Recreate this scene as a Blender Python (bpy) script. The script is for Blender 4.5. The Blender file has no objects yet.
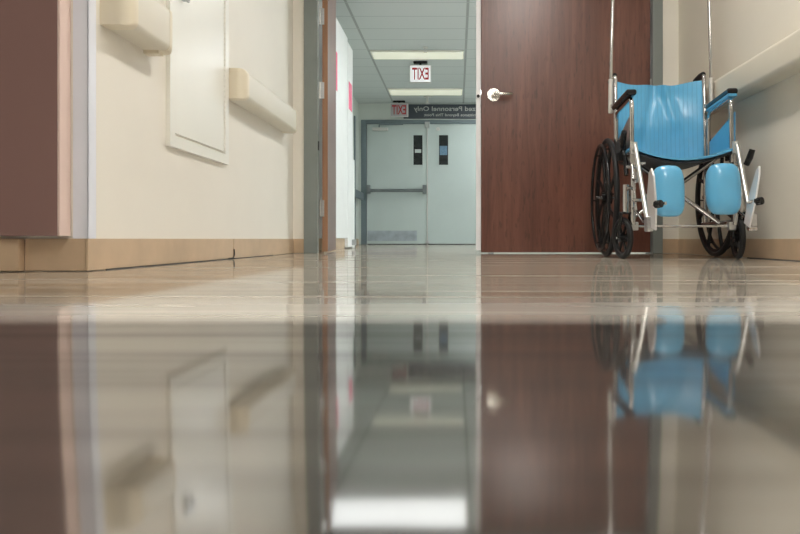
import bpy, bmesh, math, random
from mathutils import Vector, Matrix, noise
random.seed(4)
PI = math.pi
scene = bpy.context.scene
C = scene.collection

# ------------------------------------------------------------------ materials
def nodes_of(name):
    m = bpy.data.materials.new(name); m.use_nodes = True
    nt = m.node_tree; b = nt.nodes['Principled BSDF']
    return m, nt, b

def tex(nt, scale=(1, 1, 1), rot=(0, 0, 0)):
    tc = nt.nodes.new('ShaderNodeTexCoord'); mp = nt.nodes.new('ShaderNodeMapping')
    mp.inputs['Scale'].default_value = scale; mp.inputs['Rotation'].default_value = rot
    nt.links.new(tc.outputs['Object'], mp.inputs['Vector'])
    return mp.outputs['Vector']

def mat(name, col, rough=.5, metal=0, var=.06, nscale=6, bump=0, bscale=60, coat=0, stretch=(1, 1, 1), spec=.5):
    m, nt, b = nodes_of(name)
    v = tex(nt, stretch)
    n = nt.nodes.new('ShaderNodeTexNoise'); n.inputs['Scale'].default_value = nscale; n.inputs['Detail'].default_value = 5
    nt.links.new(v, n.inputs['Vector'])
    r = nt.nodes.new('ShaderNodeValToRGB')
    r.color_ramp.elements[0].position = .3; r.color_ramp.elements[1].position = .7
    r.color_ramp.elements[0].color = (*[c * (1 - var) for c in col], 1)
    r.color_ramp.elements[1].color = (*[min(1, c * (1 + var)) for c in col], 1)
    nt.links.new(n.outputs['Fac'], r.inputs['Fac']); nt.links.new(r.outputs['Color'], b.inputs['Base Color'])
    b.inputs['Roughness'].default_value = rough; b.inputs['Metallic'].default_value = metal
    b.inputs['Coat Weight'].default_value = coat; b.inputs['Coat Roughness'].default_value = .12
    b.inputs['Specular IOR Level'].default_value = spec
    if bump:
        n2 = nt.nodes.new('ShaderNodeTexNoise'); n2.inputs['Scale'].default_value = bscale; n2.inputs['Detail'].default_value = 3
        nt.links.new(v, n2.inputs['Vector'])
        bp = nt.nodes.new('ShaderNodeBump'); bp.inputs['Strength'].default_value = .5; bp.inputs['Distance'].default_value = bump
        nt.links.new(n2.outputs['Fac'], bp.inputs['Height']); nt.links.new(bp.outputs['Normal'], b.inputs['Normal'])
    return m

def emit(name, col, strength):
    m, nt, b = nodes_of(name)
    b.inputs['Base Color'].default_value = (.8, .8, .78, 1)
    b.inputs['Emission Color'].default_value = (*col, 1); b.inputs['Emission Strength'].default_value = strength
    return m

M = {}
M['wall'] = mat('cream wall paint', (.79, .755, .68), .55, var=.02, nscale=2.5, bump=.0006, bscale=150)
M['wall_side'] = mat('cream wall paint, duller', (.72, .68, .59), .55, var=.02, nscale=2.5, bump=.0006, bscale=150)  # same cream paint with the right wall's shade mixed into its colour
M['wall_far'] = mat('pale corridor paint', (.66, .70, .66), .5, var=.02, nscale=2)
M['base'] = mat('tan vinyl cove base', (.53, .39, .26), .42, var=.10, nscale=7)
M['guard'] = mat('blue white corner guard', (.74, .77, .85), .35, var=.02)
M['mauve'] = mat('mauve brown laminate', (.25, .145, .13), .5, var=.05, nscale=3, stretch=(1, 1, .2))
M['pink'] = mat('pale pink edging', (.72, .56, .50), .5, var=.03)
M['rail'] = mat('cream vinyl rail', (.66, .62, .52), .38, var=.02)
M['rail_end'] = mat('cream vinyl end cap', (.72, .65, .51), .35, var=.02)
M['panel'] = mat('off white painted steel', (.80, .79, .73), .3, var=.015, nscale=3)
M['frame'] = mat('grey green painted steel', (.21, .235, .225), .35, var=.04)
M['framefar'] = mat('blue grey painted steel', (.16, .20, .22), .4, var=.04)
M['fardoor'] = mat('pale green door paint', (.52, .585, .57), .4, var=.03, nscale=2)
M['white'] = mat('white laminate', (.86, .87, .86), .4, var=.03, nscale=5)
M['whiteedge'] = mat('white steel strip', (.88, .88, .90), .3, var=.02)
M['chrome'] = mat('chrome', (.56, .55, .55), .12, 1, var=.05, nscale=15)
M['steel'] = mat('brushed steel', (.55, .56, .57), .32, 1, var=.08, nscale=12, stretch=(1, 1, 8))
M['barsteel'] = mat('dark worn steel', (.22, .24, .25), .35, .7, var=.1)
M['kick'] = mat('brushed kick plate', (.42, .47, .52), .38, .8, var=.15, nscale=9)
M['satin'] = mat('satin aluminium', (.72, .71, .68), .3, .85, var=.04)
M['nickel'] = mat('satin nickel', (.62, .59, .53), .25, 1, var=.04)
M['black'] = mat('black rubber', (.012, .012, .013), .5, var=.25, nscale=30, spec=.3)
M['blackgloss'] = mat('black plastic', (.010, .010, .011), .24, var=.1, spec=.3)
M['plate'] = mat('polished aluminium plate', (.86, .86, .87), .28, .5, var=.03)
M['dark'] = mat('dark gap', (.03, .03, .03), .8)
M['sign'] = mat('charcoal sign board', (.045, .055, .07), .4, var=.05)
M['signtext'] = mat('pale grey sign lettering', (.50, .50, .47), .5, var=.02)
M['red'] = mat('red sign lettering', (.42, .02, .025), .4, var=.05)
M['stickerpink'] = mat('pink sticker', (.85, .12, .25), .5, var=.15, nscale=60)
M['glassdark'] = mat('dark wired glass', (.02, .024, .025), .08, var=.3, nscale=20)
M['bluepaper'] = mat('pale blue notice', (.12, .22, .32), .5, var=.2, nscale=40)
M['ply'] = mat('raw timber', (.45, .25, .12), .5, var=.15, nscale=20, stretch=(1, 1, .1))
M['exitface'] = emit('exit sign face', (.9, .93, 1.0), .5)
M['exitdim'] = mat('unlit exit sign face', (.42, .42, .44), .5, var=.05)
M['lamp_near'] = emit('lit diffuser warm', (1.0, .955, .90), 38)
M['fill_far'] = emit('fill diffuser cool', (.93, .985, 1.0), 21)  # for the added corridor fill lights
M['lamp_wide'] = emit('lit diffuser wide', (.93, .985, 1.0), 1.9)
M['fill_bright'] = emit('fill diffuser bright', (.93, .985, 1.0), 52)  # for the nearest added fill light
M['lamp_dim'] = emit('dim yellowed diffuser', (.84, .85, .58), .44)
M['seatunder'] = mat('charcoal seat underside', (.035, .045, .055), .6, var=.1)

def wood():
    m, nt, b = nodes_of('mahogany veneer')
    L = nt.links.new
    v = tex(nt, (9, 9, .55))
    n = nt.nodes.new('ShaderNodeTexNoise'); n.inputs['Scale'].default_value = 2.2; n.inputs['Detail'].default_value = 9; n.inputs['Roughness'].default_value = .68
    n.inputs['Distortion'].default_value = .5
    L(v, n.inputs['Vector'])
    r = nt.nodes.new('ShaderNodeValToRGB'); e = r.color_ramp.elements
    e[0].position = .28; e[0].color = (.085, .024, .014, 1)
    e[1].position = .74; e[1].color = (.205, .075, .046, 1)
    x = e.new(.5); x.color = (.135, .045, .027, 1)
    L(n.outputs['Fac'], r.inputs['Fac'])
    v2 = tex(nt, (60, 60, 12)); n2 = nt.nodes.new('ShaderNodeTexNoise'); n2.inputs['Scale'].default_value = 1.0; n2.inputs['Detail'].default_value = 2
    L(v2, n2.inputs['Vector'])
    r2 = nt.nodes.new('ShaderNodeValToRGB'); r2.color_ramp.elements[0].position = .3; r2.color_ramp.elements[0].color = (.55, .5, .5, 1); r2.color_ramp.elements[1].position = .42; r2.color_ramp.elements[1].color = (1, 1, 1, 1)
    L(n2.outputs['Fac'], r2.inputs['Fac'])
    mx = nt.nodes.new('ShaderNodeMix'); mx.data_type = 'RGBA'; mx.blend_type = 'MULTIPLY'; mx.inputs['Factor'].default_value = .7
    L(r.outputs['Color'], mx.inputs['A']); L(r2.outputs['Color'], mx.inputs['B']); L(mx.outputs['Result'], b.inputs['Base Color'])
    b.inputs['Roughness'].default_value = .36; b.inputs['Coat Weight'].default_value = .35; b.inputs['Coat Roughness'].default_value = .3
    bp = nt.nodes.new('ShaderNodeBump'); bp.inputs['Distance'].default_value = .0006; bp.inputs['Strength'].default_value = .5
    L(n.outputs['Fac'], bp.inputs['Height']); L(bp.outputs['Normal'], b.inputs['Normal'])
    return m
M['wood'] = wood()
M['woodedge'] = mat('orange timber door edge', (.33, .17, .09), .4, var=.2, nscale=14, stretch=(3, 3, .15))

def vinyl(name, col, stitch=False):
    m, nt, b = nodes_of(name); L = nt.links.new
    v = tex(nt)
    n = nt.nodes.new('ShaderNodeTexNoise'); n.inputs['Scale'].default_value = 12; n.inputs['Detail'].default_value = 4; L(v, n.inputs['Vector'])
    r = nt.nodes.new('ShaderNodeValToRGB'); r.color_ramp.elements[0].color = (*[c * .9 for c in col], 1); r.color_ramp.elements[1].color = (*[min(1, c * 1.1) for c in col], 1)
    L(n.outputs['Fac'], r.inputs['Fac']); out = r.outputs['Color']
    bp = nt.nodes.new('ShaderNodeBump'); bp.inputs['Distance'].default_value = .002; bp.inputs['Strength'].default_value = .35
    h = n.outputs['Fac']
    if stitch:
        sp = nt.nodes.new('ShaderNodeSeparateXYZ'); L(v, sp.inputs[0])
        a = nt.nodes.new('ShaderNodeMath'); a.operation = 'MULTIPLY'; a.inputs[1].default_value = 1 / .022; L(sp.outputs['X'], a.inputs[0])
        f = nt.nodes.new('ShaderNodeMath'); f.operation = 'PINGPONG'; f.inputs[1].default_value = .5; L(a.outputs[0], f.inputs[0])
        g = nt.nodes.new('ShaderNodeMapRange'); g.inputs['From Min'].default_value = 0; g.inputs['From Max'].default_value = .12; g.clamp = True; L(f.outputs[0], g.inputs['Value'])
        mx = nt.nodes.new('ShaderNodeMix'); mx.data_type = 'RGBA'
        mx.inputs['A'].default_value = (*[c * .8 for c in col], 1); L(out, mx.inputs['B']); L(g.outputs['Result'], mx.inputs['Factor'])
        out = mx.outputs['Result']; h = g.outputs['Result']
    L(out, b.inputs['Base Color']); L(h, bp.inputs['Height']); L(bp.outputs['Normal'], b.inputs['Normal'])
    b.inputs['Roughness'].default_value = .32; b.inputs['Coat Weight'].default_value = .5; b.inputs['Coat Roughness'].default_value = .2
    return m
M['blue'] = vinyl('sky blue vinyl', (.09, .37, .61))
M['bluequilt'] = vinyl('stitched sky blue vinyl', (.09, .38, .62), True)
M['bluepad'] = vinyl('light blue pad vinyl', (.11, .41, .66))

def ceiling_mat():
    m, nt, b = nodes_of('ceiling tiles in grid'); L = nt.links.new
    tc = nt.nodes.new('ShaderNodeTexCoord'); sp = nt.nodes.new('ShaderNodeSeparateXYZ'); L(tc.outputs['Object'], sp.inputs[0])
    def line(sock, off, step, w):
        a = nt.nodes.new('ShaderNodeMath'); a.operation = 'ADD'; a.inputs[1].default_value = off; L(sock, a.inputs[0])
        d = nt.nodes.new('ShaderNodeMath'); d.operation = 'PINGPONG'; d.inputs[1].default_value = step / 2; L(a.outputs[0], d.inputs[0])
        c = nt.nodes.new('ShaderNodeMath'); c.operation = 'LESS_THAN'; c.inputs[1].default_value = w; L(d.outputs[0], c.inputs[0])
        return c.outputs[0]
    lx = line(sp.outputs['X'], 1.11, 1.22, .014); ly = line(sp.outputs['Y'], -7.01, .41, .008)
    mx = nt.nodes.new('ShaderNodeMix'); mx.data_type = 'RGBA'; mx.inputs['A'].default_value = (.60, .64, .63, 1); mx.inputs['B'].default_value = (.36, .39, .38, 1)
    L(lx, mx.inputs['Factor'])
    my = nt.nodes.new('ShaderNodeMix'); my.data_type = 'RGBA'; my.inputs['B'].default_value = (.44, .48, .48, 1); L(mx.outputs['Result'], my.inputs['A']); L(ly, my.inputs['Factor'])
    L(my.outputs['Result'], b.inputs['Base Color']); b.inputs['Roughness'].default_value = .8
    return m
M['ceiling'] = ceiling_mat()

def floor_mat():
    m, nt, b = nodes_of('waxed sheet floor'); L = nt.links.new
    tc = nt.nodes.new('ShaderNodeTexCoord'); sp = nt.nodes.new('ShaderNodeSeparateXYZ'); L(tc.outputs['Object'], sp.inputs[0])
    def N(t, **k):
        n = nt.nodes.new(t)
        for a, v in k.items(): setattr(n, a, v)
        return n
    # darker base colour in the foreground, lighter beyond it
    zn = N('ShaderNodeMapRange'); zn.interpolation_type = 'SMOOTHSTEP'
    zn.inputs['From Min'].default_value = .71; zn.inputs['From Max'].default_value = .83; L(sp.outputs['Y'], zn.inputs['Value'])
    # colour streaks running across the floor
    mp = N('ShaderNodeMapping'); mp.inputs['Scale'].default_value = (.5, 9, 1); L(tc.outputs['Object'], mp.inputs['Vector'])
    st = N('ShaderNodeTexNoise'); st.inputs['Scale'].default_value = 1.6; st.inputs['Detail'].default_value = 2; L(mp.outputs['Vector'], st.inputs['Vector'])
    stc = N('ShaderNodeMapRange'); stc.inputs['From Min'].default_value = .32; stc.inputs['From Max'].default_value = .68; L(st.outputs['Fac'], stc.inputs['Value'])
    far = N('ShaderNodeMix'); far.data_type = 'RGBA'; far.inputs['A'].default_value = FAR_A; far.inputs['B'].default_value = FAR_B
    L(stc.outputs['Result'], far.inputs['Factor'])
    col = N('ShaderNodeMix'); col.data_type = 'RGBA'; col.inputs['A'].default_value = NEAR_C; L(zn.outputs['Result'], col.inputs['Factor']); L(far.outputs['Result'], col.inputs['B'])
    # a paler strip just past the darker foreground
    bd = N('ShaderNodeMapRange'); bd.interpolation_type = 'SMOOTHSTEP'; bd.inputs['From Min'].default_value = .92; bd.inputs['From Max'].default_value = 1.12
    bd.inputs['To Min'].default_value = 1; bd.inputs['To Max'].default_value = 0; L(sp.outputs['Y'], bd.inputs['Value'])
    fc = N('ShaderNodeMix'); fc.data_type = 'RGBA'; fc.inputs['B'].default_value = BAND_C; L(far.outputs['Result'], fc.inputs['A']); L(bd.outputs['Result'], fc.inputs['Factor'])
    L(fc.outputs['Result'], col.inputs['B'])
    # reflectivity
    gf = N('ShaderNodeMapRange'); gf.inputs['To Min'].default_value = NEAR_G; gf.inputs['To Max'].default_value = FAR_G; L(zn.outputs['Result'], gf.inputs['Value'])
    gs = N('ShaderNodeMath', operation='MULTIPLY_ADD'); L(stc.outputs['Result'], gs.inputs[0]); gs.inputs[1].default_value = -.14; L(gf.outputs['Result'], gs.inputs[2])
    rg = N('ShaderNodeMapRange'); rg.inputs['To Min'].default_value = .068; rg.inputs['To Max'].default_value = .055; L(zn.outputs['Result'], rg.inputs['Value'])
    wv = N('ShaderNodeTexNoise'); wv.inputs['Scale'].default_value = 9; wv.inputs['Detail'].default_value = 2
    L(tc.outputs['Object'], wv.inputs['Vector'])
    bp = N('ShaderNodeBump'); bs = N('ShaderNodeMapRange'); bs.inputs['To Min'].default_value = 1; bs.inputs['To Max'].default_value = .10; L(zn.outputs['Result'], bs.inputs['Value']); L(bs.outputs['Result'], bp.inputs['Strength']); bp.inputs['Distance'].default_value = .00014; L(wv.outputs['Fac'], bp.inputs['Height'])
    df = N('ShaderNodeBsdfDiffuse'); L(col.outputs['Result'], df.inputs['Color'])
    gl = N('ShaderNodeBsdfGlossy'); gl.inputs['Color'].default_value = (.93, .91, .89, 1); L(rg.outputs['Result'], gl.inputs['Roughness']); L(bp.outputs['Normal'], gl.inputs['Normal'])
    ms = N('ShaderNodeMixShader'); L(gs.outputs[0], ms.inputs['Fac']); L(df.outputs[0], ms.inputs[1]); L(gl.outputs[0], ms.inputs[2])
    L(ms.outputs[0], nt.nodes['Material Output'].inputs['Surface'])
    nt.nodes.remove(b)
    return m
BAND_C = (.66, .62, .56, 1); NEAR_C = (.062, .055, .05, 1); FAR_A = (.33, .28, .22, 1); FAR_B = (.54, .49, .42, 1); NEAR_G = .52; FAR_G = .72
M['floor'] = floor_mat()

# ------------------------------------------------------------------ mesh helpers
def obj(name, bm, m, parent=None, smooth=35, bevel=0, seg=2, sub=0, loc=None):
    bmesh.ops.recalc_face_normals(bm, faces=bm.faces)
    me = bpy.data.meshes.new(name); bm.to_mesh(me); bm.free()
    me.materials.append(M[m] if isinstance(m, str) else m)
    if smooth:
        me.shade_smooth(); me.set_sharp_from_angle(angle=math.radians(smooth))
    o = bpy.data.objects.new(name, me); C.objects.link(o)
    if loc: o.location = loc
    if parent: o.parent = parent
    if bevel:
        b = o.modifiers.new('bevel', 'BEVEL'); b.width = bevel; b.segments = seg; b.limit_method = 'ANGLE'; b.harden_normals = True
    if sub:
        s = o.modifiers.new('sub', 'SUBSURF'); s.levels = sub; s.render_levels = sub
    return o

def box(bm, x0, x1, y0, y1, z0, z1):
    vs = [bm.verts.new((x, y, z)) for x in (x0, x1) for y in (y0, y1) for z in (z0, z1)]
    for f in ((0, 1, 3, 2), (4, 6, 7, 5), (0, 4, 5, 1), (2, 3, 7, 6), (0, 2, 6, 4), (1, 5, 7, 3)):
        bm.faces.new([vs[i] for i in f])
    return bm

def B(*a):
    bm = bmesh.new()
    if isinstance(a[0], (tuple, list)):
        for q in a: box(bm, *q)
    else: box(bm, *a)
    return bm

def tube(bm, pts, r, n=12, caps=True, closed=False):
    pts = [Vector(p) for p in pts]; N = len(pts)
    rs = r if isinstance(r, (list, tuple)) else [r] * N
    def tan(i):
        if closed: return (pts[(i + 1) % N] - pts[i - 1]).normalized()
        return ((pts[min(i + 1, N - 1)] - pts[i]).normalized() + (pts[i] - pts[max(i - 1, 0)]).normalized()).normalized() if 0 < i < N - 1 else (pts[min(i + 1, N - 1)] - pts[max(i - 1, 0)]).normalized()
    t = tan(0); u = t.orthogonal().normalized(); rings = []
    for i in range(N):
        t2 = tan(i); u = (u - t2 * u.dot(t2)).normalized(); w = t2.cross(u)
        rings.append([bm.verts.new(pts[i] + rs[i] * (math.cos(2 * PI * k / n) * u + math.sin(2 * PI * k / n) * w)) for k in range(n)])
    for i in range(N if closed else N - 1):
        a, b = rings[i], rings[(i + 1) % N]
        for k in range(n): bm.faces.new((a[k], a[(k + 1) % n], b[(k + 1) % n], b[k]))
    if caps and not closed:
        bm.faces.new(rings[0][::-1]); bm.faces.new(rings[-1])
    return bm

def fillet(pts, r, n=5):
    pts = [Vector(p) for p in pts]; out = [pts[0]]
    for i in range(1, len(pts) - 1):
        a, b, c = pts[i - 1], pts[i], pts[i + 1]
        rr = min(r, (a - b).length * .45, (c - b).length * .45)
        p, q = b + (a - b).normalized() * rr, b + (c - b).normalized() * rr
        for k in range(n + 1):
            t = k / n; out.append(p * (1 - t) ** 2 + b * 2 * t * (1 - t) + q * t * t)
    out.append(pts[-1]); return out

def T(pts, r, f=0, n=12):
    return tube(bmesh.new(), fillet(pts, f) if f else pts, r, n)

def cyl(bm, c, axis, r, l, n=24, r2=None):
    c = Vector(c); a = Vector(axis).normalized()
    return tube(bm, [c - a * l / 2, c + a * l / 2], [r, r2 if r2 is not None else r], n)

def torus(bm, c, axis, R, r, n=56, m=10):
    c = Vector(c); a = Vector(axis).normalized(); u = a.orthogonal().normalized(); w = a.cross(u)
    return tube(bm, [c + R * (math.cos(2 * PI * k / n) * u + math.sin(2 * PI * k / n) * w) for k in range(n)], r, m, closed=True)

def text_bm(s, width, height, origin, mirror=True, depth=.003, bold=.0):
    """lettering as a mesh facing -Y, centred on origin, fitted to width x height"""
    cu = bpy.data.curves.new('t', 'FONT'); cu.body = s; cu.size = 1; cu.offset = bold; cu.resolution_u = 3; cu.align_x = 'CENTER'
    o = bpy.data.objects.new('t', cu); C.objects.link(o)
    dg = bpy.context.evaluated_depsgraph_get()
    me = bpy.data.meshes.new_from_object(o.evaluated_get(dg))
    xs = [v.co.x for v in me.vertices]; ys = [v.co.y for v in me.vertices]
    cx, cy = (min(xs) + max(xs)) / 2, (min(ys) + max(ys)) / 2
    sx, sy = width / (max(xs) - min(xs)), height / (max(ys) - min(ys))
    bm = bmesh.new(); bm.from_mesh(me)
    for v in bm.verts:
        x, y = (v.co.x - cx) * sx, (v.co.y - cy) * sy
        v.co = Vector((origin[0] + (-x if mirror else x), origin[1], origin[2] + y))
    g = bmesh.ops.extrude_face_region(bm, geom=bm.faces[:])
    for v in g['geom']:
        if isinstance(v, bmesh.types.BMVert): v.co.y -= depth
    bpy.data.objects.remove(o); bpy.data.curves.remove(cu); bpy.data.meshes.remove(me)
    return bm

def tag(o, label, cat, group=None):
    o['label'] = label; o['category'] = cat
    if group: o['group'] = group
    return o

def thing(name, label, cat, loc=(0, 0, 0), rz=0, group=None):
    o = bpy.data.objects.new(name, None); C.objects.link(o); o.empty_display_size = .1
    o.location = loc; o.rotation_euler = (0, 0, rz)
    return tag(o, label, cat, group)

def off(bm, root):
    """world coordinates to the thing's own"""
    bmesh.ops.translate(bm, verts=bm.verts, vec=-Vector(root.location)); return bm

def struct(name, bm, m, parent=None, **k):
    o = obj(name, bm, m, parent, **k)
    if not parent: o['kind'] = 'structure'
    return o

def sroot(name, loc):
    o = bpy.data.objects.new(name, None); C.objects.link(o); o.location = loc; o['kind'] = 'structure'; return o

# ------------------------------------------------------------------ dimensions
XL, XR, YL = -1.08, 1.46, 1.93      # near corridor side walls, left corner
YD = 4.35                           # near face of the cross wall with the double doors
YF = 11.5                           # far wall
H = 2.46; HB = .096

# ------------------------------------------------------------------ setting
# sheet floor, hollowed a few millimetres near the camera to place its reflections
ys = [-3, -1.5, -.6, -.3] + [-.2 + .02 * k for k in range(46)] + [.75, .8, 1.2, 2, 4, 8, 12]
def slope(y):
    if y > .62: return 0
    if y > .2: return DIP * (62.7 / y - 101) / 660 / 2
    if y > -.2: return DIP * (62.7 / .2 - 101) / 1320 * (y + .05) / .25 if y > -.05 else -DIP * .02
    return 0
DIP = .2
fz = {}; z = 0; prev = 12
yy = .62
prof = [(.62, 0.0)]
while yy > -.6:
    z -= slope(yy) * .01; yy -= .01; prof.append((yy, z))
def floor_z(y):
    if y >= .62: return 0
    if y <= -.6: return 0
    zz = min(prof, key=lambda p: abs(p[0] - y))[1]
    return zz * (1 if y > -.2 else max(0, (y + .6) / .4))
bm = bmesh.new(); rows = [[bm.verts.new((x, y, floor_z(y))) for x in (-3.2, 1.8)] for y in ys]
for a, b in zip(rows, rows[1:]): bm.faces.new((a[0], a[1], b[1], b[0]))
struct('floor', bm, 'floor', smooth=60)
struct('ceiling', B(-3.2, 1.8, -3, 12, H, H + .08), 'ceiling', smooth=0)
struct('wall_left', B((XL - .12, XL, YL, YD, HB, H), (XL - .12, XL - .006, YL + .006, YD, 0, HB)), 'wall', smooth=0)
struct('wall_corner', B(-3.2, XL - .12, YL, YL + .12, 0, H), 'wall', smooth=0)
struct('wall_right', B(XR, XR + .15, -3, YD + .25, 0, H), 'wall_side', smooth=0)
struct('wall_rear', B(-3.2, 1.6, -3.1, -3, 0, H), 'wall', smooth=0)
struct('wall_side', B(-3.3, -3.2, -3, 2, 0, H), 'wall', smooth=0)
struct('wall_cross', B((XL - .12, -1.007, YD, YD + .15, 0, H), (1.353, XR, YD, YD + .15, 0, H), (-1.007, 1.353, YD, YD + .15, 2.2, H)), 'wall', smooth=0)
struct('wall_corridor_left', B(-1.84, -1.72, YD + .15, YF, 0, H), 'wall_far', smooth=0)
struct('wall_corridor_right', B(1.72, 1.84, YD + .15, YF, 0, H), 'wall_far', smooth=0)
struct('wall_corridor_near', B((-1.84, XL - .12, YD, YD + .15, 0, H), (XR + .15, 1.84, YD + .1, YD + .25, 0, H)), 'wall_far', smooth=0)
struct('wall_far', B((-1.84, -1.67, YF, YF + .15, 0, H), (.64, 1.84, YF, YF + .15, 0, H), (-1.67, .64, YF, YF + .15, 2.17, H)), 'wall_far', smooth=0)

# cove bases with a small toe
def cove(x0, x1, y0, y1, t=.006):
    return (x0, x1, y0, y1, 0, HB)
struct('baseboard_left', B((XL - .006, XL + .006, YL - .006, 3.17, .002, HB), ), 'base', bevel=.002)
struct('baseboard_left_back', B((XL - .006, XL + .006, 3.175, YD, .002, HB), (XL, -1.007, YD - .006, YD, .002, HB)), 'base', bevel=.002)
struct('baseboard_corner', B((-1.26, XL - .0, YL - .006, YL, .002, HB),), 'base', bevel=.002)
struct('baseboard_corner_plinth', B(-3.2, -1.262, YL - .03, YL, .002, HB), 'base', bevel=.003)
struct('baseboard_right', B((XR - .006, XR, -3, YD, .002, HB), (1.353, XR, YD - .006, YD, .002, HB)), 'base', bevel=.002)
struct('baseboard_corridor', B(-1.72, -1.714, YD + .15, YF, 0, HB), 'base', smooth=0)
# dark joint along the foot of the bases
struct('trim_1', B((XL + .004, XL + .0085, 2.02, 3.19, 0, .0035), (XL + .004, XL + .008, 3.19, YD - .5, 0, .002)), 'dark', smooth=0)
bm = tube(bmesh.new(), fillet([(XL + .007, 3.10, .003), (XL + .012, 3.15, .004), (XL + .012, 3.17, .02), (XL + .008, 3.175, .046)], .02), [.004] * 13 + [.0015] if False else .0028, 6)
struct('trim_2', bm, 'dark')
struct('trim_3', B((XR - .0095, XR - .005, 2.2, 3.3, 0, .0035),), 'dark', smooth=0)
# corner guard
struct('trim_corner_guard', B((XL - .042, XL + .003, YL - .003, YL, HB, H), (XL, XL + .003, YL - .003, YL + .04, HB, H)), 'guard', bevel=.001)

# mauve panel beside the corner
t = thing('wall_cabinet', 'mauve brown laminate wall panel with a pink edge, left of the white corner guard', 'cabinet', (-1.55, YL - .03, .104))
obj('panel', off(B(-2.1, -1.135, YL - .056, YL - .001, .104, 2.3), t), 'mauve', t, bevel=.002)
obj('edge_band', off(B(-1.135, -1.128, YL - .056, YL - .001, .104, 2.3), t), 'pink', t, bevel=.001)['label'] = 'pale pink edge strip'

# ------------------------------------------------------------------ handrails
def handrail(side, y0, y1, z0, z1, d, label, caps=(1, 1), bracket_y=()):
    s = 1 if side < 0 else -1; xw = XL if side < 0 else XR
    t = thing('handrail', label, 'handrail', (xw, (y0 + y1) / 2, z0), group='cream bumper handrails')
    capl = .055
    a = y0 + (capl if caps[0] else 0); b = y1 - (capl if caps[1] else 0)
    xa, xb = sorted((xw + s * .012, xw + s * d))
    def prof(ya, yb, g=0, endround=0):
        """rounded front profile swept along the wall"""
        bm = bmesh.new(); r = .022; pr = []
        pr.append((.0, z0 - g))
        pr.append((d - r, z0 - g))
        for k in range(1, 6): an = -PI / 2 + k * PI / 12; pr.append((d - r + (r + g) * math.cos(an), z0 + r + (r + g) * math.sin(an)))
        pr.append((d + g, z0 + r))
        pr.append((d + g, z1 - r))
        for k in range(1, 7): an = k * PI / 12; pr.append((d - r + (r + g) * math.cos(an), z1 - r + (r + g) * math.sin(an)))
        pr.append((0, z1 + g))
        stations = [(ya, 1.0)]
        if endround == -1:
            R = .045; stations = [(ya + R * (1 - math.cos(q)), (d - R + R * math.sin(q)) / d) for q in [k * PI / 16 for k in range(9)]]
            stations = [(ya, .0)] + stations
        stations.append((yb, 1.0))
        if endround == 1:
            R = .045; stations = [(ya, 1.0)] + [(yb - R * (1 - math.sin(q)), (d - R + R * math.cos(q)) / d) for q in [k * PI / 16 for k in range(9)]] + [(yb, 0)]
        rings = [[bm.verts.new((xw + s * min(p[0], p[0] * 1 if f == 1 else max(0, min(p[0], f * d + (p[0] - d if p[0] > d else 0)))), y, p[1])) for p in pr] for y, f in stations]
        n = len(pr)
        for i in range(len(rings) - 1):
            for k in range(n): bm.faces.new((rings[i][k], rings[i][(k + 1) % n], rings[i + 1][(k + 1) % n], rings[i + 1][k]))
        bm.faces.new(rings[0]); bm.faces.new(rings[-1])
        bmesh.ops.remove_doubles(bm, verts=bm.verts, dist=.00005)
        return bm
    obj('rail', off(prof(a, b), t), 'rail', t)
    if caps[0]: obj('end_cap', off(prof(y0, a - .001, .001, -1), t), 'rail_end', t)
    if caps[1]: obj('end_cap', off(prof(b + .001, y1, .001, 1), t), 'rail_end', t)
    for y in bracket_y:
        obj('bracket', off(B(*sorted((xw, xw + s * d * .6)), y - .02, y + .02, z0 - .012, z0 + .03), t), 'rail_end', t, bevel=.003)
    return t
handrail(-1, 1.995, 2.33, .745, .895, .09, 'short cream handrail on the left wall nearest the white corner guard', bracket_y=(2.29,))
handrail(-1, 3.09, 4.12, .755, .895, .09, 'cream handrail on the left wall between the white access panel and the grey door frame')
handrail(1, .6, 4.30, .805, .942, .095, 'long cream handrail on the right wall above the blue wheelchair', caps=(0, 1))

# ------------------------------------------------------------------ recessed access panel on the left wall
t = thing('access_panel', 'off-white metal access panel set in the left wall between two handrails', 'panel', (XL, 2.76, .44))
y0, y1, zb = 2.445, 3.075, .44
def ring_x(xa, xb, ya, yb, za, zc, w):
    bm = bmesh.new(); L = []
    for x in (xa, xb):
        for d in (0, w): L.append([bm.verts.new((x, y, z)) for y, z in ((ya + d, za + d), (yb - d, za + d), (yb - d, zc - d), (ya + d, zc - d))])
    for a, b in ((0, 1), (2, 3), (0, 2), (1, 3)):
        for k in range(4): bm.faces.new((L[a][k], L[a][(k + 1) % 4], L[b][(k + 1) % 4], L[b][k]))
    return bm
obj('frame', off(ring_x(XL, XL + .018, y0, y1, zb, 2.0, .045), t), 'panel', t, bevel=.002)
obj('door', off(B(XL, XL + .012, y0 + .049, y1 - .049, zb + .056, 1.946), t), 'panel', t, bevel=.002)
bm = bmesh.new()
for k in range(60): cyl(bm, (XL + .013, y1 - .047, zb + .08 + k * .024), (0, 0, 1), .0035, .017, 6)
obj('hinge', off(bm, t), 'panel', t)
lt = obj('latch', off(cyl(cyl(B(XL + .012, XL + .03, y0 + .09, y0 + .13, 1.02, 1.09), (XL + .035, y0 + .11, 1.05), (1, 0, 0), .013, .03, 16), (XL + .04, y0 + .11, 1.04), (0, 0, 1), .006, .06, 10), t), 'steel', t, bevel=.002)
lt['label'] = 'steel turn latch'

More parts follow.
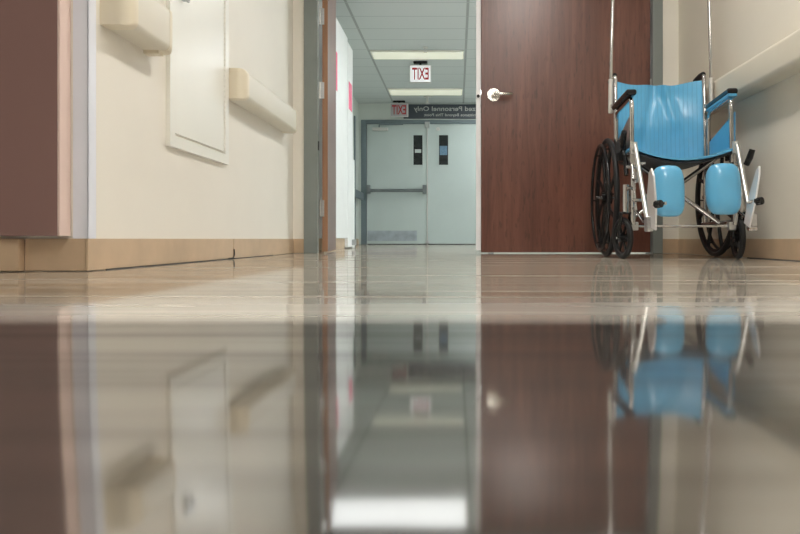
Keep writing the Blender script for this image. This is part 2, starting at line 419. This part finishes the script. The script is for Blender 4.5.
# ------------------------------------------------------------------ door frame of the cross wall
fr = struct('trim_door_frame', B((-1.007, -.915, YD - .015, YD + .02, 0, 2.2), (-1.007, -.965, YD + .02, YD + .165, 0, 2.2), (1.287, 1.353, YD - .015, YD + .165, 0, 2.2), (-.915, 1.287, YD - .015, YD + .165, 2.13, 2.2)), 'frame', bevel=.003)
obj('strike_plate', B(-.92, -.911, YD - .01, YD + .015, .68, .74), 'dark', fr)

# right leaf, closed
d = sroot('door_1', (1.287, YD + .05, 0))
Y0 = YD + .03
obj('leaf', off(B(.160, 1.283, Y0, Y0 + .045, .006, 2.125), d), 'wood', d, bevel=.0015)
ast = obj('astragal', off(B(.127, .158, Y0 + .012, Y0 + .05, .02, 2.125), d), 'whiteedge', d, bevel=.0015); ast['label'] = 'white steel meeting edge'
obj('latch_bolt', off(cyl(bmesh.new(), (.141, Y0 + .010, 1.045), (0, 1, 0), .010, .016, 12), d), 'dark', ast)
hd = obj('door_handle', off(cyl(cyl(bmesh.new(), (.243, Y0 - .006, 1.05), (0, 1, 0), .043, .012, 32), (.243, Y0 - .03, 1.05), (0, 1, 0), .014, .05, 16), d), 'nickel', d); hd['label'] = 'satin nickel lever handle'
obj('lever', off(T([(.243, Y0 - .055, 1.05), (.27, Y0 - .058, 1.048), (.32, Y0 - .056, 1.046), (.352, Y0 - .050, 1.049), (.362, Y0 - .04, 1.05)], [.0115, .0115, .0105, .0105, .009], 0), d), 'nickel', hd)
for z in (.3, 1.1, 1.9): obj('hinge', off(cyl(bmesh.new(), (1.286, Y0 - .006, z), (0, 0, 1), .007, .11, 10), d), 'steel', d)

# left leaf, swung open away from the camera
d = sroot('door_2', (-.902, 4.425, 0)); d.rotation_euler = (0, 0, math.radians(7.2))
obj('leaf', B(0, .034, 0, 1.0, .011, 2.125), 'wood', d, bevel=.0015)
obj('leaf_edge', B(-.001, .035, -.004, .0, .011, 2.125), 'woodedge', d)['label'] = 'orange brown timber edge'
for z in (.30, 1.09, 1.585):
    h = obj('hinge', B(-.014, .012, -.008, -.004, z - .055, z + .055), 'steel', d, bevel=.001); h['label'] = 'satin steel butt hinge'
    obj('hinge_knuckle', cyl(bmesh.new(), (-.016, -.008, z), (0, 0, 1), .006, .112, 10), 'satin', h)

# ------------------------------------------------------------------ white tall cupboards along the left of the far corridor
def cupboard(y0, y1, z0, z1, label, base):
    t = thing('tall_cupboard', label, 'cupboard', (-1.4, (y0 + y1) / 2, 0))
    obj('cabinet_body', off(B(-1.715, -1.118, y0, y1, z0, z1), t), 'white', t, bevel=.003)
    obj('door', off(B(-1.116, -1.10, y0 + .006, y1 - .006, z0 + .006, z1 - .006), t), 'white', t, bevel=.002)
    if base: obj('plinth', off(B(-1.715, -1.13, y0, y1, 0, z0), t), 'base', t)['label'] = 'beige plinth'
    return t
t1 = cupboard(5.62, 6.64, .10, 2.12, 'tall white cupboard on a beige plinth, just past the open brown door', True)
t2 = cupboard(6.65, 6.97, .01, 2.09, 'narrow white cupboard with a pink sticker, reaching the floor beyond the plinth cupboard', False)
obj('door_stop', off(B(-1.10, -1.06, 6.9, 6.96, .03, .09), t2), 'steel', t2, bevel=.004)
obj('sticker', off(B(-1.0995, -1.098, 6.70, 6.90, 1.42, 1.70), t2), 'stickerpink', t2)['label'] = 'upright pink sticker'
obj('sticker', off(B(-1.0995, -1.098, 5.98, 6.06, 1.45, 1.8), t1), 'stickerpink', t1)['label'] = 'narrow pink sticker'
low = tag(obj('wall_bumper', B(-1.715, -1.11, 6.985, 7.16, .0, .95), 'white', bevel=.004), 'low white box standing against the far side of the cupboards', 'box')

# far corridor handrail
t = thing('handrail', 'short dark grey handrail at the far end of the corridor beside the double doors', 'handrail', (-1.72, 10.9, .76))
obj('rail', off(B(-1.66, -1.61, 10.2, 11.40, .77, .89), t), 'framefar', t, bevel=.008)
for y in (10.4, 11.25): obj('bracket', off(B(-1.72, -1.655, y - .03, y + .03, .80, .86), t), 'framefar', t)
struct('trim_4', B((-1.722, -1.70, 11.0, 11.08, 0, 2.15),), 'framefar')

# ------------------------------------------------------------------ far double doors
struct('trim_far_frame', B((-1.67, -1.575, YF - .02, YF + .12, 0, 2.17), (.54, .64, YF - .02, YF + .12, 0, 2.17), (-1.575, .54, YF - .02, YF + .12, 2.10, 2.17)), 'framefar', bevel=.004)
def far_leaf(n, x0, x1, wx):
    d = sroot('door_%d' % n, ((x0 + x1) / 2, YF + .02, 0))
    w0, w1, z0, z1 = wx - .085, wx + .085, 1.38, 1.91
    obj('leaf', off(B((x0, w0, YF, YF + .045, .012, 2.095), (w1, x1, YF, YF + .045, .012, 2.095), (w0, w1, YF, YF + .045, .012, z0), (w0, w1, YF, YF + .045, z1, 2.095)), d), 'fardoor', d, smooth=0)
    f = obj('window_frame', off(B((w0 - .015, w0 + .006, YF - .008, YF + .01, z0 - .015, z1 + .015), (w1 - .006, w1 + .015, YF - .008, YF + .01, z0 - .015, z1 + .015), (w0, w1, YF - .008, YF + .01, z0 - .015, z0 + .006), (w0, w1, YF - .008, YF + .01, z1 - .006, z1 + .015)), d), 'fardoor', d, bevel=.002)
    g = obj('pane', off(B(w0, w1, YF + .02, YF + .026, z0, z1), d), 'glassdark', f)
    return d, w0, w1
dl, w0, w1 = far_leaf(3, -1.57, -.525, -.68)
nt_ = obj('notice', off(B(w0 + .03, w1 - .03, YF + .014, YF + .019, 1.60, 1.66), dl), 'fardoor', dl)
obj('kick_plate', off(B(-1.56, -.70, YF - .003, YF, .06, .24), dl), 'kick', dl)['label'] = 'brushed steel kick plate'
pb = obj('panic_bar', off(cyl(bmesh.new(), (-1.05, YF - .085, .935), (1, 0, 0), .026, .98, 16), dl), 'barsteel', dl); pb['label'] = 'steel panic bar'
for x in (-1.535, -.565): obj('bar_bracket', off(B(x - .03, x + .03, YF - .11, YF, .88, 1.03), dl), 'barsteel', pb, bevel=.006)
cl = obj('door_closer', off(B(-1.47, -1.20, YF - .06, YF, 1.975, 2.03), dl), 'satin', dl, bevel=.006)
obj('closer_arm', off(T([(-1.35, YF - .04, 2.035), (-1.35, YF - .05, 2.075), (-.93, YF - .07, 2.082)], .012, 0, 8), dl), 'framefar', cl)
dr, w0, w1 = far_leaf(4, -.510, .535, -.235)
obj('notice', off(B(w0 + .02, w1 - .02, YF + .012, YF + .019, 1.56, 1.72), dr), 'bluepaper', dr)['label'] = 'pale blue paper seen in the window'
obj('viewer', off(cyl(bmesh.new(), (-.33, YF - .005, 2.01), (0, 1, 0), .035, .012, 16), dr), 'satin', dr)
struct('trim_5', B((-.524, -.511, YF - .014, YF + .03, .0, 2.09), ), 'satin')
struct('trim_6', B((-.56, -.475, YF - .05, YF - .02, 2.03, 2.13), (-.55, -.485, YF - .03, YF, .02, .07)), 'steel', bevel=.005)

# ------------------------------------------------------------------ signs
def exit_sign(x, y, z0, w, h, lit, label, rz=0):
    t = thing('exit_sign', label, 'sign', (x, y, z0), rz, 'ceiling exit signs')
    obj('housing', B(-w / 2, w / 2, -.025, .025, 0, h), 'satin', t, bevel=.004)
    fc = obj('face', B(-w / 2 + .012, w / 2 - .012, -.029, -.025, .012, h - .012), 'exitface' if lit else 'exitdim', t)
    obj('lettering', text_bm('EXIT', w * .78, h * .68, (0, -.0295, h * .5), True, .003, .02), 'red', fc)['label'] = 'red letters'
    obj('mount', B(-w * .33, w * .33, -.04, .04, H - z0 - .028, H - z0), 'blackgloss', t, bevel=.008)['label'] = 'black ceiling mount'
    if H - z0 - .028 > h: obj('stem', cyl(bmesh.new(), (0, 0, (h + H - z0 - .028) / 2), (0, 0, 1), .014, H - z0 - .028 - h, 10), 'blackgloss', t)
    return t
exit_sign(-.487, 8.8, 2.175, .285, .235, True, 'lit white exit sign with red letters hanging nearer, between the ceiling lights')
exit_sign(-.99, 11.3, 2.185, .31, .235, False, 'dim exit sign hanging farther, beside the dark sign board above the double doors')
t = thing('sign_board', 'long charcoal sign board with pale lettering above the far double doors', 'sign', (0, YF, 2.19))
obj('board', B(-.93, .93, -.03, 0, 0, .245), 'sign', t, bevel=.002)
obj('lettering', text_bm('Authorized Personnel Only', 1.50, .105, (0, -.0305, .158), True, .002, .012), 'signtext', t)
obj('lettering', text_bm('No Admittance Beyond This Point', 1.14, .062, (0, -.0305, .055), True, .002, .01), 'signtext', t)

# sprinkler heads
def sprinkler(x, y, label, s=1):
    t = thing('sprinkler_head', label, 'sprinkler', (x, y, H), group='ceiling sprinklers')
    obj('escutcheon', cyl(bmesh.new(), (0, 0, -.006), (0, 0, 1), .04 * s, .012, 20), 'satin', t)
    obj('pipe', cyl(bmesh.new(), (0, 0, -.04 * s), (0, 0, 1), .012 * s, .07 * s, 12), 'satin', t)
    obj('deflector', cyl(bmesh.new(), (0, 0, -.078 * s), (0, 0, 1), .032 * s, .006, 16), 'satin', t)
sprinkler(-.49, 10.95, 'white sprinkler head under the ceiling in front of the dark sign board', 1.5)
sprinkler(-.39, 8.14, 'small white sprinkler head in the ceiling just before the nearer dim light', .8)

# ------------------------------------------------------------------ ceiling lights
def ceiling_light(x0, x1, y0, y1, m, label):
    cx, cy = (x0 + x1) / 2, (y0 + y1) / 2
    t = thing('ceiling_light', label, 'ceiling light', (cx, cy, H), group='ceiling lights')
    a, b = (x1 - x0) / 2, (y1 - y0) / 2
    obj('frame', B((-a, -a + .02, -b, b, -.02, 0), (a - .02, a, -b, b, -.02, 0), (-a + .02, a - .02, -b, -b + .02, -.02, 0), (-a + .02, a - .02, b - .02, b, -.02, 0)), 'satin' if 0 else 'panel', t)
    obj('diffuser', B(-a + .02, a - .02, -b + .02, b - .02, -.03, -.004), m, t, bevel=.006)
ceiling_light(-1.09, .09, 8.26, 8.60, 'lamp_dim', 'nearer of the two dim yellowish ceiling lights, before the lit exit sign')
ceiling_light(-1.09, .09, 10.35, 10.75, 'lamp_dim', 'farther of the two dim yellowish ceiling lights, beyond the lit exit sign')
ceiling_light(-1.09, .09, 5.08, 5.70, 'lamp_wide', 'bright ceiling light of the corridor just beyond the brown doors')
for y, l in ((5.6, 'nearest'), (8.26, 'middle'), (10.35, 'farthest')):  # unseen fill lights, added behind the closed leaf to brighten the corridor
    ceiling_light(.35, 1.53, y, y + .34, 'fill_bright' if y < 6 else 'fill_far', 'added unseen fill light at the right of the corridor, %s of three in that row' % l)
ceiling_light(.45, .75, 1.7, 2.9, 'lamp_near', 'bright ceiling light above the hall in front of the brown doors')
ceiling_light(.20, .60, -.9, .3, 'lamp_near', 'bright ceiling light over the open end of the hall')

# ------------------------------------------------------------------ wheelchair
W = thing('wheelchair', 'folding wheelchair with sky blue vinyl seat and back, parked before the brown door', 'wheelchair', (1.08, 3.5, 0), math.radians(-3))
HW = .234
def P(u, v, z): return (u, -v, z)
def TT(name, pts, r, m='chrome', f=0, parent=W, n=12):
    return obj(name, T([P(*p) for p in pts], r, f, n), m, parent, smooth=50)

# backrest: slung vinyl sheet with thickness and creases
def sheet(nu, nv, fn, th):
    bm = bmesh.new()
    g = [[[bm.verts.new(fn(i / nu, j / nv, s * th / 2)) for j in range(nv + 1)] for i in range(nu + 1)] for s in (-1, 1)]
    for s in (0, 1):
        for i in range(nu):
            for j in range(nv):
                q = (g[s][i][j], g[s][i + 1][j], g[s][i + 1][j + 1], g[s][i][j + 1]); bm.faces.new(q if s else q[::-1])
    for i in range(nu):
        for j in (0, nv): bm.faces.new((g[0][i][j], g[0][i + 1][j], g[1][i + 1][j], g[1][i][j]))
    for j in range(nv):
        for i in (0, nu): bm.faces.new((g[0][i][j], g[0][i][j + 1], g[1][i][j + 1], g[1][i][j]))
    return bm
def backf(a, b, t):
    u = -.225 + .450 * a; z = .50 + .437 * b
    sag = math.sin(PI * a)
    v = -.010 - .045 * sag * (.75 + .25 * b) - .02 * b + .012 * noise.noise(Vector((a * 3, b * 3, 1))) * sag
    z += -.012 * sag * (b ** 3) + .004 * math.cos(2 * PI * (a - .42) * 2) * b ** 4
    v += .020 * math.exp(-((a - .60 - .25 * (.9 - b)) / .05) ** 2) * b * sag
    v -= .014 * math.exp(-((a - .45 + .2 * (.9 - b)) / .04) ** 2) * b * sag
    return P(u, v + t, z)
bk = obj('backrest', sheet(34, 24, backf, .008), 'bluequilt', W, smooth=60)
def seatf(a, b, t):
    u = -.228 + .456 * a; v = .0 + .455 * b
    z = .520 - .052 * math.sin(PI * a) ** .8
    if b > .93: z -= .004
    return P(u, v, z + t)
obj('seat', sheet(26, 12, seatf, .010), 'blue', W, smooth=60)
def underf(a, b, t):
    x, y, z = seatf(a, b * .965, 0); return (x, y, z - .014 + t)
obj('seat_underside', sheet(26, 12, underf, .008), 'seatunder', W, smooth=60)['label'] = 'dark fabric under the seat'
# blue seat rolls wrapping the rails
for s in (-1, 1):
    TT('seat_hem', [(s * .232, .02, .515), (s * .232, .455, .515)], .014, 'blue')

for s in (-1, 1):
    u = s * HW
    TT('back_post', [(u, .0, .16), (u, .0, .62), (u, -.018, .80), (u, -.03, .963), (u, -.06, .973), (u, -.09, .973)], .0115, f=.03)
    TT('push_grip', [(u, -.04, .975), (u, -.075, .975), (u, -.17, .970)], [.014, .0165, .0155], 'black')
    TT('seat_rail', [(u, .0, .505), (u, .46, .505)], .0115)
    TT('lower_rail', [(u, -.04, .175), (u, .43, .175)], .0105)
    TT('front_post', [(u, .425, .16), (u, .425, .52)], .012)
    uf = u * 1.02 - (.02 if s > 0 else 0)
    TT('armrest_frame', [(u * 1.02, .035, .45), (u * 1.02, .035, .757), (uf, .415, .761), (uf, .425, .45)], .0105, f=.05)
    def slanted(w0, w1, z0, z1):
        bm = B(s * .242 + w0, s * .242 + w1, -.43, -.05, z0, z1)
        for v in bm.verts:
            if v.co.y < -.2 and s > 0: v.co.x -= .02
        return bm
    ap = obj('armrest_pad', slanted(-.025, .025, .769, .797), 'blackgloss', W, bevel=.011, seg=4)
    if s > 0: obj('pad_underside', slanted(-.023, .020, .757, .770), 'blue', ap, bevel=.003)['label'] = 'blue underside of the pad'
    # skirt guard
    bm = bmesh.new(); q = [(.05, .53), (.41, .53), (.41, .69), (.05, .60)]
    for dx in (-.002, .002): pass
    lo = [bm.verts.new(P(u * 1.02 - s * .001, v, z)) for v, z in q]; hi = [bm.verts.new(P(u * 1.02 + s * .002, v, z)) for v, z in q]
    bm.faces.new(lo[::-1]); bm.faces.new(hi)
    for k in range(4): bm.faces.new((lo[k], lo[(k + 1) % 4], hi[(k + 1) % 4], hi[k]))
    obj('skirt_guard', bm, 'steel' if s < 0 else 'blue', W, bevel=.001)['label'] = 'steel side guard' if s < 0 else 'blue side guard'
    # drive wheel
    ux = s * .285
    wb = bmesh.new()
    torus(wb, P(ux, 0, .315), (1, 0, 0), .283, .010, 56, 8)
    cyl(wb, P(ux, 0, .315), (1, 0, 0), .034, .055, 20)
    for k in range(8):
        a = 2 * PI * k / 8 + .2
        a2 = a + .16
        tube(wb, [P(ux, .03 * math.cos(a), .315 + .03 * math.sin(a)), P(ux + s * .004, .15 * math.cos(a + .05), .315 + .15 * math.sin(a + .05)), P(ux, .277 * math.cos(a2), .315 + .277 * math.sin(a2))], [.013, .010, .010], 8)
    wo = obj('drive_wheel', wb, 'blackgloss', W, smooth=50)
    obj('tire', torus(bmesh.new(), P(ux, 0, .315), (1, 0, 0), .3, .0145, 64, 10), 'black', wo, smooth=60)
    hr = bmesh.new(); torus(hr, P(ux + s * .034, 0, .315), (1, 0, 0), .277, .0085, 64, 8)
    for k in range(6):
        a = 2 * PI * k / 6
        tube(hr, [P(ux + s * .005, .277 * math.cos(a), .315 + .277 * math.sin(a)), P(ux + s * .034, .277 * math.cos(a), .315 + .277 * math.sin(a))], .004, 6)
    obj('hand_rim', hr, 'blackgloss', wo, smooth=60)
    obj('axle', cyl(bmesh.new(), P((u + ux) / 2 + s * .02, 0, .315), (1, 0, 0), .009, .12, 12), 'chrome', wo)
    # brake
    bz = .555
    if s < 0:
      br = TT('brake_lever', [(u + s * .018, .26, .50), (u + s * .03, .30, .535), (u + s * .035, .36, .56)], .006)
      obj('grip', T([P(u + s * .034, .335, .545), P(u + s * .036, .375, .57), P(u + s * .038, .41, .60)], [.014, .015, .013]), 'blackgloss', br)
    obj('brake_clamp', B(u + s * .03 - .018, u + s * .03 + .018, -.31, -.25, .475, .515), 'blackgloss', W, bevel=.004)
    # caster
    cu, cv = s * .262, .40
    ch = obj('caster_fork', cyl(bmesh.new(), P(cu, cv + .01, .285), (0, 0, 1), .017, .13, 16), 'chrome', W, smooth=50)
    bm = bmesh.new(); box(bm, cu - .026, cu + .026, -(cv + .025), -(cv - .02), .212, .222)
    for q in (-1, 1): tube(bm, [P(cu + q * .022, cv + .005, .218), P(cu + q * .022, cv - .012, .16), P(cu + q * .022, cv - .03, .10)], [.009, .008, .008], 8)
    fa = obj('fork_arm', bm, 'blackgloss', ch, smooth=50)
    obj('housing_arm', B(min(u, cu) - .006, max(u, cu) + .006, -(cv + .02), -(cv - .005), .27, .30), 'chrome', ch, bevel=.004)
    cw = bmesh.new(); cc = P(cu, cv - .03, .1)
    torus(cw, cc, (1, 0, 0), .074, .008, 36, 8); cyl(cw, cc, (1, 0, 0), .02, .036, 16)
    for k in range(6):
        a = 2 * PI * k / 6; tube(cw, [(cc[0], cc[1] - .015 * math.cos(a), cc[2] + .015 * math.sin(a)), (cc[0], cc[1] - .07 * math.cos(a), cc[2] + .07 * math.sin(a))], .0065, 6)
    co = obj('caster_wheel', cw, 'blackgloss', W, smooth=50)
    obj('tire', torus(bmesh.new(), cc, (1, 0, 0), .0865, .0135, 44, 10), 'black', co, smooth=60)
    obj('axle_bolt', cyl(bmesh.new(), cc, (1, 0, 0), .006, .062, 10), 'chrome', co)
    # casters swivelled a little off straight
    pv = Vector(P(cu, cv + .01, 0)); ca = Matrix.Translation(pv) @ Matrix.Rotation(math.radians(13 if s < 0 else -6), 4, 'Z') @ Matrix.Translation(-pv)
    co.matrix_local = ca; fa.matrix_local = ca
    # anti theft pole
    x0, x1 = s * .262, s * .245
    pl = TT('pole', [(x0, -.0, .90), (x0 * .75 + x1 * .25, .0, 1.15), (x1, .0, 1.62), (x1, 0, 1.95)], .0085, 'chrome')
    obj('pole_sleeve', T([P(x0 + s * .002, 0, .765), P(x0, 0, .945)], .0115), 'satin', pl)
    obj('pole_clamp', B(min(x0, u) - .004, max(x0, u) + .004, -.012, .012, .79, .81), 'chrome', pl, bevel=.003)

# cross brace and axle bar
TT('cross_brace', [(-.225, .20, .175), (.225, .20, .50)], .0115)
TT('cross_brace', [(.225, .235, .175), (-.225, .235, .50)], .0115)
TT('brace_pivot', [(0, .18, .3375), (0, .255, .3375)], .012, 'steel')
TT('cross_bar', [(-.2375, .40, .155), (.2375, .40, .155)], .007)
for s in (-1, 1): obj('bar_clamp', B(s * .225 - .018, s * .225 + .018, -.42, -.385, .135, .175), 'steel', W, bevel=.005)

# elevating leg rests
def legrest(s, top, bot, pad, plate, knob):
    r = TT('leg_rest', [(s * .236, .40, .500), (top[0], top[1] - .02, .535), (top[0], top[1] + .01, .53), (bot[0], bot[1], bot[2])], .0105, 'satin', .02)
    obj('swivel_collar', T([P(top[0], top[1] - .01, .49), P(top[0], top[1] - .01, .545)], .015), 'satin', r)
    obj('ratchet_rod', T([P(top[0] + s * .012, top[1], .44), P(bot[0] + s * .012, bot[1] - .18, .22), P(bot[0] + s * .01, bot[1] - .05, .17)], .006), 'chrome', r)
    obj('pad_arm', T([P(bot[0] - s * .002, bot[1] - .10, pad[2] - .02), P(pad[0], pad[1] - .055, pad[2] - .01)], .008), 'steel', r)
    # rounded calf pad
    PADW = .070 if s < 0 else .073
    bm = bmesh.new(); w, h, dp = PADW, .111, .034; K = 5.0
    nu, nv = 28, 20; rows = []
    for j in range(1, nv):
        ph = -PI / 2 + PI * j / nv; row = []
        for i in range(nu):
            th = 2 * PI * i / nu
            def se(c, e): return math.copysign(abs(c) ** e, c)
            ex = .52
            x = w * se(math.cos(ph), .5) * se(math.cos(th), ex); z = h * se(math.cos(ph), .5) * se(math.sin(th), .62)
            y = dp * se(math.sin(ph), .8) + .25 * (x * x) / w
            row.append(bm.verts.new((x, y, z)))
        rows.append(row)
    for a, b in zip(rows, rows[1:]):
        for i in range(nu): bm.faces.new((a[i], a[(i + 1) % nu], b[(i + 1) % nu], b[i]))
    bm.faces.new(rows[0][::-1]); bm.faces.new(rows[-1])
    bmesh.ops.rotate(bm, verts=bm.verts, matrix=Matrix.Rotation(math.radians(-6), 3, 'X'))
    bmesh.ops.translate(bm, verts=bm.verts, vec=Vector(P(*pad)))
    pd = obj('calf_pad', bm, 'bluepad', r, smooth=70)
    PW = 1 if s < 0 else .55
    bm = bmesh.new(); (pu, pv, pz, lean) = plate
    prof = [(-.070, -.10), (.045, -.12), (.075, -.02), (.062, .10), (.03, .135), (-.01, .12), (-.065, .02)]
    prof = [(v * PW, z) for v, z in prof]
    ring = [[bm.verts.new(P(pu + q * .004 + lean * z, pv + v, pz + z)) for v, z in prof] for q in (-1, 1)]
    bm.faces.new(ring[0][::-1]); bm.faces.new(ring[1])
    n = len(prof)
    for k in range(n): bm.faces.new((ring[0][k], ring[0][(k + 1) % n], ring[1][(k + 1) % n], ring[1][k]))
    fp = obj('foot_plate', bm, 'plate', r, bevel=.002)
    fp['label'] = 'silver folded-up foot plate'
    obj('plate_hinge', B(min(bot[0], pu) - .012, max(bot[0], pu) + .012, -(bot[1] + .03), -(bot[1] - .03), bot[2] - .02, bot[2] + .045), 'steel', r, bevel=.006)
    kn = obj('adjuster_knob', cyl(bmesh.new(), P(*knob), (.6, -.8, .1), .016, .03, 16), 'blackgloss', r, bevel=.003)
    obj('knob_stud', cyl(bmesh.new(), P(knob[0] - s * .01, knob[1] - .02, knob[2] - .0), (.6, -.8, .1), .007, .06, 10), 'chrome', kn)
    return r
legrest(-1, (-.234, .455), (-.238, .745, .145), (-.140, .69, .300), (-.236, .79, .25, -.05), (-.228, .87, .235))
lr = legrest(1, (.226, .46), (.188, .74, .155), (.094, .69, .308), (.186, .75, .262, .17), (.198, .79, .25))
obj('release_handle', T([P(.268, .47, .435), P(.275, .49, .465), P(.283, .50, .50)], [.013, .015, .013]), 'blackgloss', lr)
obj('release_rod', T([P(.232, .44, .45), P(.27, .46, .44), P(.27, .475, .44)], .005), 'chrome', lr)
obj('end_bracket', cyl(cyl(bmesh.new(), P(.182, .75, .165), (0, 0, 1), .010, .06, 12), P(.183, .76, .14), (1, 0, 0), .013, .035, 12), 'chrome', lr, bevel=.003)

# left brake assembly and adjusting bolts of the front rigging
bm = bmesh.new(); cyl(bm, P(-.262, .27, .545), (1, .3, 0), .036, .03, 20); tube(bm, [P(-.255, .27, .545), P(-.25, .33, .47), P(-.252, .36, .40)], [.014, .012, .012], 10)
obj('brake_assembly', bm, 'blackgloss', W, bevel=.003)
for u, v, z, a, l in ((-.245, .44, .43, (1, 0, 0), .05), (-.228, .47, .38, (0, 0, 1), .05), (-.25, .46, .33, (1, .4, 0), .045), (-.215, .50, .44, (1, 0, 0), .04), (-.246, .52, .36, (0, 1, .3), .05), (-.24, .55, .27, (1, 0, 0), .05), (.235, .47, .40, (1, 0, 0), .05), (.215, .52, .34, (1, 0, 0), .04)):
    obj('bolt', cyl(bmesh.new(), P(u, v, z), a, .008, l, 10), 'chrome', W, bevel=.002)
obj('slide_tube', T([P(-.235, .43, .24), P(-.205, .56, .165), P(-.19, .62, .15)], .007), 'chrome', W)

# ------------------------------------------------------------------ camera, world, view
cam = bpy.data.cameras.new('camera'); co = bpy.data.objects.new('camera', cam); C.objects.link(co)
co.location = (0, 0, .095); co.rotation_euler = (PI / 2, 0, 0)
cam.sensor_width = 36; cam.lens = 660 * 36 / 800
cam.shift_x = -57 / 800; cam.shift_y = -28 / 800
cam.clip_start = .01
scene.camera = co
w = bpy.data.worlds.new('world'); scene.world = w; w.use_nodes = True
w.node_tree.nodes['Background'].inputs['Color'].default_value = (.5, .55, .6, 1); w.node_tree.nodes['Background'].inputs['Strength'].default_value = .05
scene.view_settings.view_transform = 'Standard'; scene.view_settings.look = 'None'
scene.view_settings.exposure = 0; scene.view_settings.gamma = 1; scene.view_settings.use_curve_mapping = False
scene.cycles.use_denoising = True
scene.cycles.max_bounces = 12; scene.cycles.diffuse_bounces = 6; scene.cycles.glossy_bounces = 6
scene.cycles.caustics_reflective = True
scene.cycles.sample_clamp_indirect = 6
